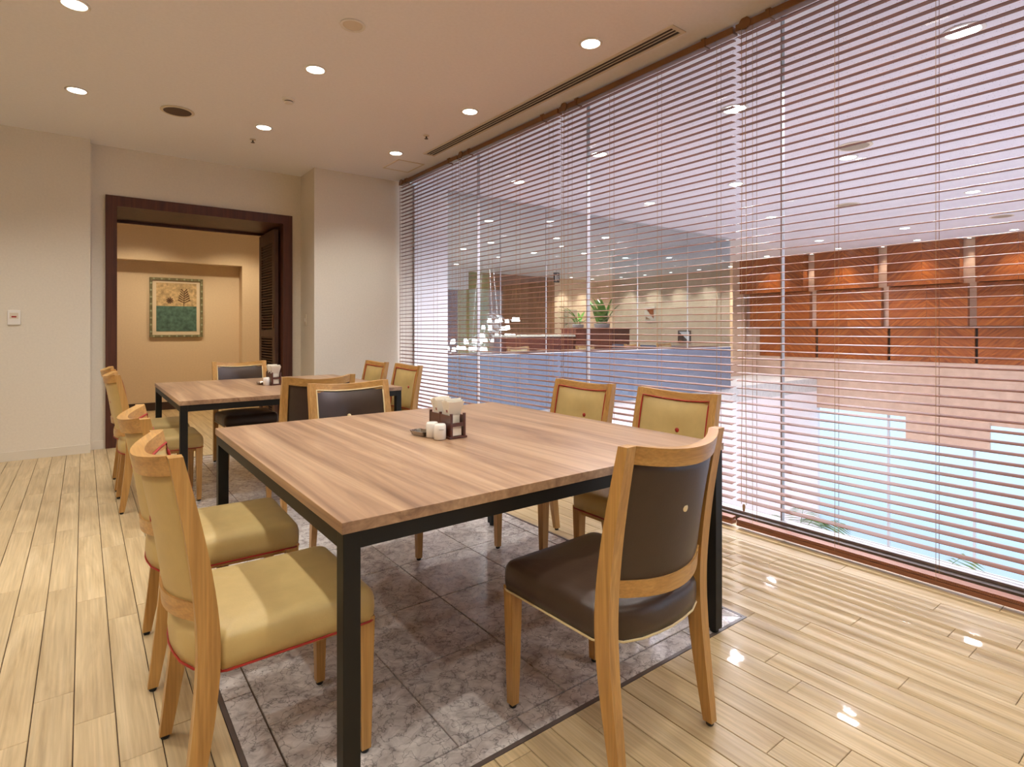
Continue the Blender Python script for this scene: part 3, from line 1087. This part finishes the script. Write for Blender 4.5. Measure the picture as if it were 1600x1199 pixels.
def shaker(x, y, label, mark=True):
    t = thing('salt_shaker', (x, y, .7005), 0, label, 'shaker', 'ceramic shakers')
    MB().lathe([(.020, 0), (.0235, .003), (.0240, .040), (.0232, .054), (.020, .0595), (.010, .0605), (.002, .0605)], n=24).build('body', 'ceramic', t, smooth=60)
    if mark:
        pts = []
        for i in range(14):
            a = math.radians(232 + i * 3.6)
            pts.append((.0245 * math.cos(a), .0245 * math.sin(a), .040 + .0022 * math.sin(i * 1.9)))
        MB().tube(pts, .0007, 4).build('lettering', 'grey_print', t)
    for i in range(3):
        a = i * 2.1
        MB().lathe([(.0014, 0), (.0014, .0007)], (.006 * math.cos(a), .006 * math.sin(a), .0602), 6).build('hole', 'dark', t)
    return t


def ashtray(x, y, rz, label):
    t = thing('metal_tray', (x, y, .7005), rz, label, 'tray', 'metal trays')
    prof = [(.030, 0), (.036, .002), (.044, .017), (.046, .018), (.044, .019), (.034, .005), (.002, .004)]
    rings = []
    for r, z in prof:
        ring = []
        for j in range(24):
            a = 2 * math.pi * j / 24
            c_, s_ = math.cos(a), math.sin(a)
            k = 1 / max(abs(c_), abs(s_)) ** .75
            ring.append((r * c_ * k * .62, r * s_ * k, z))
        rings.append(ring)
    MB().rings(rings).build('dish', 'chrome', t, smooth=50)
    return t


napkin_holder(1.150, 1.945, 0, 'dark wooden napkin holder on the front table')
napkins(1.150, 1.905, 0, 'white napkins in the near half of the front table holder', -.004)
napkins(1.150, 1.987, 0, 'white napkins in the far half of the front table holder', .004)
shaker(1.085, 1.889, 'white ceramic shaker with grey script, nearer one on the front table')
shaker(1.083, 1.945, 'white ceramic shaker standing behind the scripted one, front table', False)
ashtray(1.070, 2.010, math.radians(10), 'small shiny metal tray beside the shakers on the front table')
napkin_holder(1.160, 4.55, 0, 'dark wooden napkin holder on the rear table')
napkins(1.160, 4.51, 0, 'white napkins in the near half of the rear table holder', -.004)
napkins(1.160, 4.592, 0, 'white napkins in the far half of the rear table holder', .004)
shaker(1.095, 4.495, 'white ceramic shaker on the rear table', False)
ashtray(1.080, 4.60, 0, 'metal tray half hidden behind the rear table shaker')

# ------------------------------------------------------------------ atrium and lounge beyond the glass
AZ = 2.87
GY = 6.157
struct(box('ceiling_atrium', 'atr_ceiling', (3.2, 15.2, -6.2, GY, AZ, AZ + .2)), 'pale pitted acoustic ceiling of the atrium beyond the blinds', 'ceiling')
struct(box('ceiling_lounge', 'plaster', (3.2, 15.2, GY, 16.0, AZ, AZ + .2)), 'white ceiling of the glazed lounge', 'ceiling')
struct(box('floor_lounge', 'lounge_floor', (3.2, 15.2, GY + .02, 16.0, -.3, 0)), 'floor of the glazed lounge', 'floor')
struct(box('floor_lower_hall', 'low_floor', (3.0, 15.2, -6.2, GY + .2, -4.2, -4.0)), 'peach floor of the hall one storey down', 'floor')
struct(box('wall_below_room', 'low_wall', (3.06, 3.2, -6.2, GY + .2, -4.2, -.14)), 'wall of the lower hall under the dining room', 'wall')
struct(box('wall_below_lounge', 'low_wall', (3.2, 13.5, GY + .02, GY + .2, -4.2, -.3)), 'pale pink wall of the lower hall under the lounge', 'wall')
struct(box('wall_white_column', 'plaster', (3.135, 3.59, GY - .1, GY + .35, -.3, AZ)), 'white column at the corner of the lounge glass', 'wall')
struct(box('wall_atrium_return', 'stone', (13.5, 15.2, 7.98, 8.3, -.3, AZ)), 'cream stone return beside the wood panels', 'wall')
struct(box('wall_lounge_side', 'lounge_wall', (14.8, 15.0, 8.3, 14.5, 0, AZ)), 'cream panelled wall of the lounge with downlight scallops', 'wall')
lb = thing('wall_lounge_back', (9.0, 14.45, 0))
struct(lb, 'far wall of the lounge in cream, brown wood and olive', 'wall')
wpart('cream_panel', 'lounge_wall', (12.75, 15.0, 14.45, 14.6, 0, AZ), lb)
wpart('brown_panel', 'brown_wall', (10.05, 12.75, 14.45, 14.6, 0, AZ), lb)
wpart('olive_panel', 'olive', (8.9, 10.05, 14.45, 14.6, 0, AZ), lb)
wpart('dark_panel', 'bar_wood', (8.2, 8.9, 14.45, 14.6, 0, AZ), lb)
wpart('soffit', 'plaster', (6.5, 9.0, 14.0, 14.45, 2.30, AZ), lb)
wpart('end_panel', 'brown_wall', (3.2, 8.2, 14.45, 14.6, 0, AZ), lb)
struct(box('wall_lounge_left', 'plaster', (3.14, 3.2, 6.5, 14.6, 0, AZ)), 'white side wall of the lounge', 'wall')

# lounge glazing
lg = thing('window_2', (7.0, GY, 0))
struct(lg, 'glazed wall of the lounge above a blue-grey panel', 'window')
JX = [3.59, 4.467, 5.27, 6.084, 7.238, 8.578, 9.93]
for a, b in zip(JX, JX[1:]):
    wpart('pane', 'pane_lounge', (a + .004, b - .004, GY - .005, GY + .005, .79, AZ - .03), lg)
    wpart('spandrel_panel', 'spandrel', (a + .002, b - .002, GY - .012, GY + .012, -.02, .78), lg)
for a in JX[1:-1]:
    wpart('joint', 'alu', (a - .004, a + .004, GY - .007, GY + .007, .79, AZ - .03), lg)
wpart('head_track', 'alu', (3.59, 9.95, GY - .02, GY + .02, AZ - .03, AZ), lg)
wpart('rail', 'alu', (3.59, 9.95, GY - .016, GY + .016, .78, .79), lg)
wpart('pane', 'pane_lounge', (9.925, 9.935, GY + .02, 9.2, .79, AZ - .03), lg)
wpart('head_track', 'alu', (9.915, 9.945, GY + .02, 9.2, AZ - .03, AZ), lg)
wpart('spandrel_panel', 'spandrel', (9.92, 9.94, GY + .02, 9.2, -.02, .78), lg)
struct(box('wall_lounge_parapet', 'stone', (9.98, 14.8, 7.6, 7.9, -.3, 0.35)), 'low stone parapet at the lounge corner', 'wall')

# wood panelled wall over the lower windows
pn = thing('wall_wood_panels', (13.5, 3.0, 0))
struct(pn, 'wall of stepped chevron veneer panels across the atrium', 'wall')
wpart('stone_band', 'stone', (13.5, 13.7, -6.0, 7.98, -.68, .47), pn)
wpart('backing', 'stone', (13.62, 13.75, -6.0, 7.98, .47, AZ), pn)
cols_y = [(6.40, 8.00), (4.925, 6.152), (3.459, 4.685), (1.99, 3.224), (0.53, 1.76), (-0.93, 0.30), (-2.4, -1.16)]
tiers = [(2.015, AZ - .005, .30), (1.185, 2.005, .20), (.465, 1.175, .12)]
pcache = {}
for ci, (a, b) in enumerate(cols_y):
    for ti, (z0, z1, pr) in enumerate(tiers):
        e1 = b - (.22 * ti if ci == 0 else 0)
        lo = a - (.10 if ti == 1 else .19 if ti == 2 else 0)
        mid = (lo + e1) / 2
        for half_, (p, q) in enumerate(((lo, mid), (mid, e1))):
            o = wpart('veneer_panel', 'chev_a' if half_ else 'chev_b', (13.62 - pr, 13.62 - pr + .04, p + .002, q - .002, z0, z1), pn)
        wpart('panel_box', 'chev_a', (13.62 - pr + .04, 13.62, lo + .004, e1 - .004, z0 + .002, z1 - .002), pn)
for y_ in (6.275, 4.805, 3.342, 1.875, .415):
    wpart('pilaster', 'stone', (13.56, 13.62, y_ - .12, y_ + .12, 1.185, AZ - .005), pn)
    wpart('dark_gap', 'dark', (13.58, 13.62, y_ - .12, y_ + .12, .465, 1.175), pn)

# lower windows in the same wall
wl = thing('window_3', (13.6, 0.5, -2.1))
struct(wl, 'bright daylit windows of the lower hall', 'window')
wpart('sill', 'low_wall', (13.5, 13.7, -6.0, 6.2, -4.0, -3.56), wl)
wpart('pier', 'low_wall', (13.5, 13.7, 6.2, 8.0, -4.0, -.68), wl)
wpart('bulkhead', 'stone', (13.42, 13.5, 3.03, 4.38, -1.12, -.62), wl)
WYS = [6.2, 4.75, 3.3, 1.85, .4, -1.05, -2.5, -4.0, -5.3]
for a, b in zip(WYS, WYS[1:]):
    wpart('pane', 'pane', (13.60, 13.61, b, a, -3.56, -.68), wl)
for a in WYS[1:]:
    wpart('mullion', 'alu', (13.58, 13.63, a - .02, a + .02, -3.56, -.68), wl)
wpart('end_pier', 'low_wall', (13.5, 13.7, -6.2, -5.3, -4.0, -.68), wl)

# street facade at the end of the atrium, off to the side
fc = thing('window_4', (8.4, -6.1, -.6))
struct(fc, 'tall glazed street facade at the end of the atrium', 'window')
for i in range(7):
    x_ = 3.3 + i * 1.7
    wpart('mullion', 'alu', (x_ - .03, x_ + .03, -6.16, -6.04, -4.0, AZ), fc)
    if i < 6:
        wpart('pane', 'pane', (x_ + .03, x_ + 1.67, -6.11, -6.10, -4.0, AZ), fc)
for z_ in (-4.0, -.3, 2.7):
    wpart('transom', 'alu', (3.3, 13.5, -6.15, -6.05, z_, z_ + .16), fc)
struct(box('wall_atrium_end', 'stone', (13.5, 15.2, -6.2, -6.0, -4.2, AZ)), 'stone pier beside the street facade', 'wall')
struct(box('ground_street', 'street', (-30, 60, -60, 40, -4.6, -4.25)), 'pale paved ground outside the lower windows', 'ground')

# atrium downlights, speakers
atr_spot = spot_light('atrium_beam', P_ATR, COOL, 140, .6, .08)
cl_me = MB().lathe([(.056, -.002), (.056, -.0045), (.034, -.006), (.004, -.0065)], n=24).mesh('lens', 'lamp_cool', 60)
GA = 'downlights of the atrium ceiling'
for x, y, sc, lit, l in ((4.11, 1.05, 1.5, True, 'largest bright downlight in the atrium ceiling, near the top right corner'),
                         (4.117, 2.514, 1.5, True, 'atrium downlight seen beside the third blind pulley'),
                         (6.198, 2.529, 1.3, True, 'atrium downlight just below the round ceiling speaker'),
                         (6.25, 3.80, 1.3, True, 'atrium downlight under the hanging blind cords'),
                         (4.10, 3.98, 1.3, True, 'atrium downlight in the row nearest the blinds, third from the viewer'),
                         (4.10, 5.30, 1.3, False, 'atrium downlight in the row nearest the blinds, last before the lounge glass'),
                         (6.25, 5.10, 1.2, True, 'atrium downlight between two blinds and the lounge glass edge'),
                         (8.55, 4.60, 1.2, True, 'atrium downlight in the middle row near the lounge corner'),
                         (11.54, 5.236, 1.3, True, 'atrium downlight over the second wood panel bay'),
                         (11.3, 3.7, 1.3, False, 'atrium downlight over the third wood panel bay'),
                         (9.0, 2.2, 1.3, True, 'atrium downlight right of the two ceiling speakers')):
    downlight(x, y, AZ, l, GA, lens=cl_me, ld=atr_spot if lit else None, scale=sc)
for x, y in ((6.2, -.5), (9.0, -.8), (6.2, -3.2), (9.0, -3.4), (11.5, -1.0)):
    downlight(x, y, AZ, 'downlight in the atrium ceiling beyond the picture', 'atrium downlights beyond the picture', lens=cl_me, ld=atr_spot, scale=1.3)
for x, y, l in ((5.858, 2.333, 'larger round speaker in the atrium ceiling'), (8.55, 3.488, 'round atrium speaker further in, left of the cross mark'), (11.312, 2.411, 'round atrium speaker near the wood panels')):
    t = thing('ceiling_speaker', (x, y, AZ), 0, l, 'speaker', 'atrium ceiling speakers')
    MB().collar([(.12, -.001), (.15, -.001), (.152, -.006), (.14, -.010), (.124, -.009)], n=28).build('rim', 'offwhite', t, smooth=40)
    MB().lathe([(.125, -.002), (.125, -.008), (.004, -.0086)], n=28).build('grille', 'grey_panel', t, smooth=50)

# spots grazing the wood panels and the lounge walls
wash = spot_light('washer_beam', P_WASH, WARM2, 95, .8, .05)
panel_wash = spot_light('panel_beam', P_PANEL, WARM2, 95, .8, .05)
GW = 'wall washers over the veneer panels'
for y_, l in ((7.1, 'washer downlight over the veneer bay nearest the lounge'), (5.5, 'washer downlight over the second veneer bay'), (4.05, 'washer downlight over the third veneer bay'),
              (2.6, 'washer downlight over the veneer bay at the picture edge')):
    downlight(13.0, y_, AZ, l, GW, ld=panel_wash)
for y_, l in ((6.275, 'slim washer at the first pilaster between veneer bays'), (4.805, 'slim washer at the second pilaster between veneer bays'), (3.342, 'slim washer at the third pilaster between veneer bays')):
    d_ = spot_light('pilaster_beam', 60, WARM2, 70, .6, .03)
    downlight(13.45, y_, AZ, l, GW, ld=d_, scale=.6)
GLW = 'washers along the lounge wall'
for i, y_ in enumerate((8.9, 9.9, 10.9, 11.9, 12.9)):
    downlight(14.35, y_, AZ, ['lounge wall washer nearest the wood panels', 'second lounge wall washer from the wood panels', 'third lounge wall washer from the wood panels',
                              'fourth lounge wall washer from the wood panels', 'lounge wall washer nearest the plant corner'][i], GLW, ld=wash)
for x_, l in ((13.1, 'washer lighting the cream wall above the grey board'), (14.1, 'washer lighting the bright cream corner behind the plant')):
    downlight(x_, 14.0, AZ, l, GLW, ld=wash)
GLL = 'downlights of the lounge ceiling'
lounge_spot = spot_light('lounge_beam', P_LOUNGE, (1.0, .95, .88), 135, .6, .06)
LL = [(5.203, 7.487), (6.535, 9.336), (6.578, 10.437), (6.035, 6.925), (7.906, 7.504), (10.552, 9.356), (8.039, 8.857), (9.181, 9.373), (8.186, 9.991), (7.21, 8.125), (8.026, 11.114), (7.975, 13.0), (11.399, 8.714)]
words_ = ['first', 'second', 'third', 'fourth', 'fifth', 'sixth', 'seventh', 'eighth', 'ninth', 'tenth', 'eleventh', 'twelfth', 'thirteenth']
order = sorted(range(len(LL)), key=lambda i: project(LL[i][0], LL[i][1], AZ)[0])
for k, i in enumerate(order):
    downlight(LL[i][0], LL[i][1], AZ, 'lounge ceiling downlight, %s from the white column' % words_[k], GLL, ld=lounge_spot if i in (0, 2, 4, 5, 8, 10) else None, scale=1.2)

# lounge furniture
ct = thing('bar_counter', (6.6, 6.42, 0), 0, 'long dark red wooden counter behind the lounge glass', 'counter')
MB().box(-2.95, 3.1, -.16, .16, .72, .80).build('worktop', 'bar_wood', ct)
MB().box(-2.9, 3.05, -.08, .10, 0, .72).build('front_board', 'bar_wood', ct)
pb = thing('planter_cabinet', (9.75, 9.6, 0), 0, 'dark wooden planter cabinet with a leafy plant in the lounge', 'cabinet')
MB().box(-.85, .95, -.25, .25, 0, 1.12).build('body', 'bar_wood', pb)
MB().box(-.87, .97, -.27, .27, 1.12, 1.15).build('cabinet_top', 'bar_wood', pb)
sc_ = thing('service_cabinet', (7.9, 9.6, 0), 0, 'lower dark service cabinet beside the planter in the lounge', 'cabinet')
MB().box(-.95, .95, -.22, .22, 0, .96).build('body', 'bar_wood', sc_)
MB().box(-.98, .98, -.25, .25, .96, 1.0).build('cabinet_top', 'offwhite', sc_)


def leaf_blade(base, yaw, L_, rise, droop, w, n=7):
    mb = MB()
    d = Vector((math.cos(yaw), math.sin(yaw), 0))
    sd_ = Vector((-d.y, d.x, 0))
    rings = []
    for i in range(n + 1):
        k = i / n
        p = Vector(base) + d * (L_ * k) * (.55 + .45 * k) + Vector((0, 0, rise * k - droop * k * k))
        ww = w * math.sin(math.pi * min(1, k * .93 + .05)) + .002
        rings.append([p - sd_ * ww + Vector((0, 0, ww * .25)), p - Vector((0, 0, .003)), p + sd_ * ww + Vector((0, 0, ww * .25)), p + Vector((0, 0, .004))])
    return mb.rings(rings)


pt = thing('broadleaf_plant', (10.0, 9.6, 1.152), 0, 'bushy green broad-leaved plant on the planter cabinet', 'plant')
MB().lathe([(.14, 0), (.18, .02), (.20, .10), (.17, .11), (.02, .09)], n=16).build('soil_tray', 'pot', pt, smooth=40)
for i in range(34):
    leaf_blade((R.uniform(-.12, .12), R.uniform(-.08, .08), .08), R.uniform(0, 6.28), R.uniform(.2, .42), R.uniform(.35, .8), R.uniform(.05, .25), R.uniform(.05, .085)).build('leaf', 'leaf', pt, smooth=60)
pt = thing('trailing_plant', (9.2, 9.6, 1.152), 0, 'sparse plant with arching stems left of the bushy one', 'plant')
MB().lathe([(.10, 0), (.13, .02), (.14, .08), (.12, .09), (.02, .07)], n=14).build('soil_tray', 'pot', pt, smooth=40)
for i in range(13):
    leaf_blade((R.uniform(-.06, .06), R.uniform(-.05, .05), .07), R.uniform(0, 6.28), R.uniform(.3, .65), R.uniform(.2, .6), R.uniform(.1, .4), R.uniform(.015, .035)).build('leaf', 'leaf', pt, smooth=60)

ex = thing('exit_sign', (9.95, 11.2, 2.36), 0, 'small dark hanging exit sign with white pictogram in the lounge', 'sign')
MB().box(-.09, .09, -.02, .02, 0, .26).build('panel', 'dark', ex)
MB().box(-.01, .01, -.008, .008, .26, .51).build('hanger', 'alu', ex)
MB().box(-.065, -.015, -.024, -.019, .03, .20).build('door_mark', 'white', ex)
fg = MB().tube([(.02, -.022, .19), (.03, -.022, .12), (.06, -.022, .05)], .010, 5)
fg.tube([(.03, -.022, .12), (.005, -.022, .05)], .010, 5)
fg.tube([(.0, -.022, .13), (.06, -.022, .16)], .008, 5)
fg.lathe([(.016, -.01), (.016, .01)], (.02, -.022, .215), 8)
fg.build('running_figure', 'white', ex)
gb = thing('grey_board', (13.46, 14.44, 1.19), 0, 'plain grey board on the cream wall behind the plants', 'board')
MB().box(-.30, .30, -.03, 0, 0, .62).build('panel', 'grey_panel', gb)
MB().box(-.31, .31, -.02, 0, -.012, 0).build('lower_edge', 'alu', gb)
for y_, z_, w_, h_, l in ((12.05, 1.41, .21, .45, 'small picture with a brown diagonal on the lounge wall'), (10.72, .70, .23, .39, 'small dark framed picture low on the lounge wall')):
    t = thing('wall_picture', (14.798, y_, z_), 0, l, 'picture', 'small lounge pictures')
    MB().box(-.03, 0, -w_, w_, 0, h_).build('frame', 'dark' if z_ < 1 else 'offwhite', t)
    MB().rings([[(xx, -w_ * .8, h_ * .9), (xx, w_ * .8, h_ * .9), (xx, -w_ * .8, h_ * .12)] for xx in (-.034, -.029)]).build('brown_field', 'chev_a' if z_ > 1 else 'plaster', t)
    MB().rings([[(xx, w_ * .8, h_ * .3), (xx, w_ * .8, h_ * .08), (xx, -w_ * .2, h_ * .08)] for xx in (-.034, -.029)]).build('lower_field', 'brown_wall', t)

# chandelier of many small shades
ch = thing('chandelier', (8.0, 11.65, .35), 0, 'wide chandelier of many small glowing shades in the lounge', 'chandelier')
shd = MB().lathe([(.036, .095), (.056, .0), (.052, -.002), (.005, .03)], n=10).mesh('lamp_shade', 'shade_glow', 60)
up = []
for i in range(52):
    low = i < 30
    row = i % 3
    cx_, cy_, zz = (-.42, .1, .06 + row * .19) if low else (.36, -.1, .56 + row * .20)
    a = i * 2.399
    rr = .62 * math.sqrt((i % 30 + .5) / 30)
    up.append((cx_ + rr * math.cos(a), cy_ + rr * math.sin(a), zz + R.uniform(-.02, .02)))
for p in up:
    link('lamp_shade', shd, ch, p)
arm = MB()
for p in up:
    arm.tube([(p[0] * .2, p[1] * .2, p[2] + .22), (p[0] * .7, p[1] * .7, p[2] + .02), (p[0], p[1], p[2] + .05)], .004, 4)
arm.build('arms', 'alu', ch)['kind'] = 'stuff'
for dx, dy in ((-.4, 0), (.4, 0), (0, .3), (0, -.3)):
    MB().tube([(dx, dy, .5), (dx * .8, dy * .8, 1.5), (dx * .5, dy * .5, AZ - .35)], .004, 5).build('suspension_rod', 'alu', ch)

# a table with chairs just behind the lounge counter
t3 = copy_tree(tab1)
t3.location = (8.0, 8.05, 0)
t3['label'] = 'lounge table mostly hidden behind the blue-grey glass panel'
for x_, rz, l in ((5.6, 180, 'wooden chair top left behind the lounge counter'), (7.1, 180, 'wooden chair top second behind the lounge counter'),
                  (8.35, 180, 'wooden chair top third behind the lounge counter'), (9.3, 180, 'wooden chair top nearest the lounge corner')):
    place('tan', x_, 7.0, rz, l, 'chairs behind the lounge counter')

# lower hall palms
def palm(x, y, h, label, n=13):
    t = thing('potted_palm', (x, y, -4.0), 0, label, 'palm', 'palms in the lower hall')
    MB().lathe([(.20, 0), (.27, .05), (.32, .5), (.29, .52), (.25, .46), (.02, .45)], n=18).build('pot', 'pot', t, smooth=40)
    MB().tube([(0, 0, .4), (.03, .02, h * .35), (.0, .04, h * .55)], [.05, .045, .035], 8).build('trunk', 'brown_wall', t, smooth=60)
    for i in range(n):
        yaw = i * 2.399
        L_, rise, droop = R.uniform(.55, .85), h * .45 * R.uniform(.75, 1.05), h * R.uniform(.22, .45)
        b0 = Vector((0, .04, h * .5))
        d = Vector((math.cos(yaw), math.sin(yaw), 0))
        pts = [b0 + d * (L_ * k / 9) + Vector((0, 0, rise * k / 9 * 1.3 - droop * (k / 9) ** 2)) for k in range(10)]
        mb = MB().tube(pts, [.010 - .0008 * k for k in range(10)], 5)
        sd_ = Vector((-d.y, d.x, 0))
        for k in range(2, 10):
            for q in (0, .5):
                if k + q > 9:
                    continue
                pA = pts[k].lerp(pts[min(k + 1, 9)], q)
                ln = .34 * math.sin(math.pi * (k + q) / 10.5) + .06
                for s_ in (-1, 1):
                    tip = pA + sd_ * s_ * ln + d * ln * .45 - Vector((0, 0, ln * .30))
                    mid = pA.lerp(tip, .45) + Vector((0, 0, .02))
                    u = d * .026
                    mb.add([pA - u * .3, mid - u, tip, mid + u, pA + u * .3, mid + Vector((0, 0, .004))], [(0, 1, 5, 4), (1, 2, 5), (2, 3, 5), (3, 4, 5)])
        mb.build('frond', 'palm', t, smooth=60)
    return t


palm(9.78, 4.75, 2.4, 'palm in the lower hall at the left of the bright windows')
palm(9.3, 2.92, 2.2, 'palm in the lower hall below the bright windows')
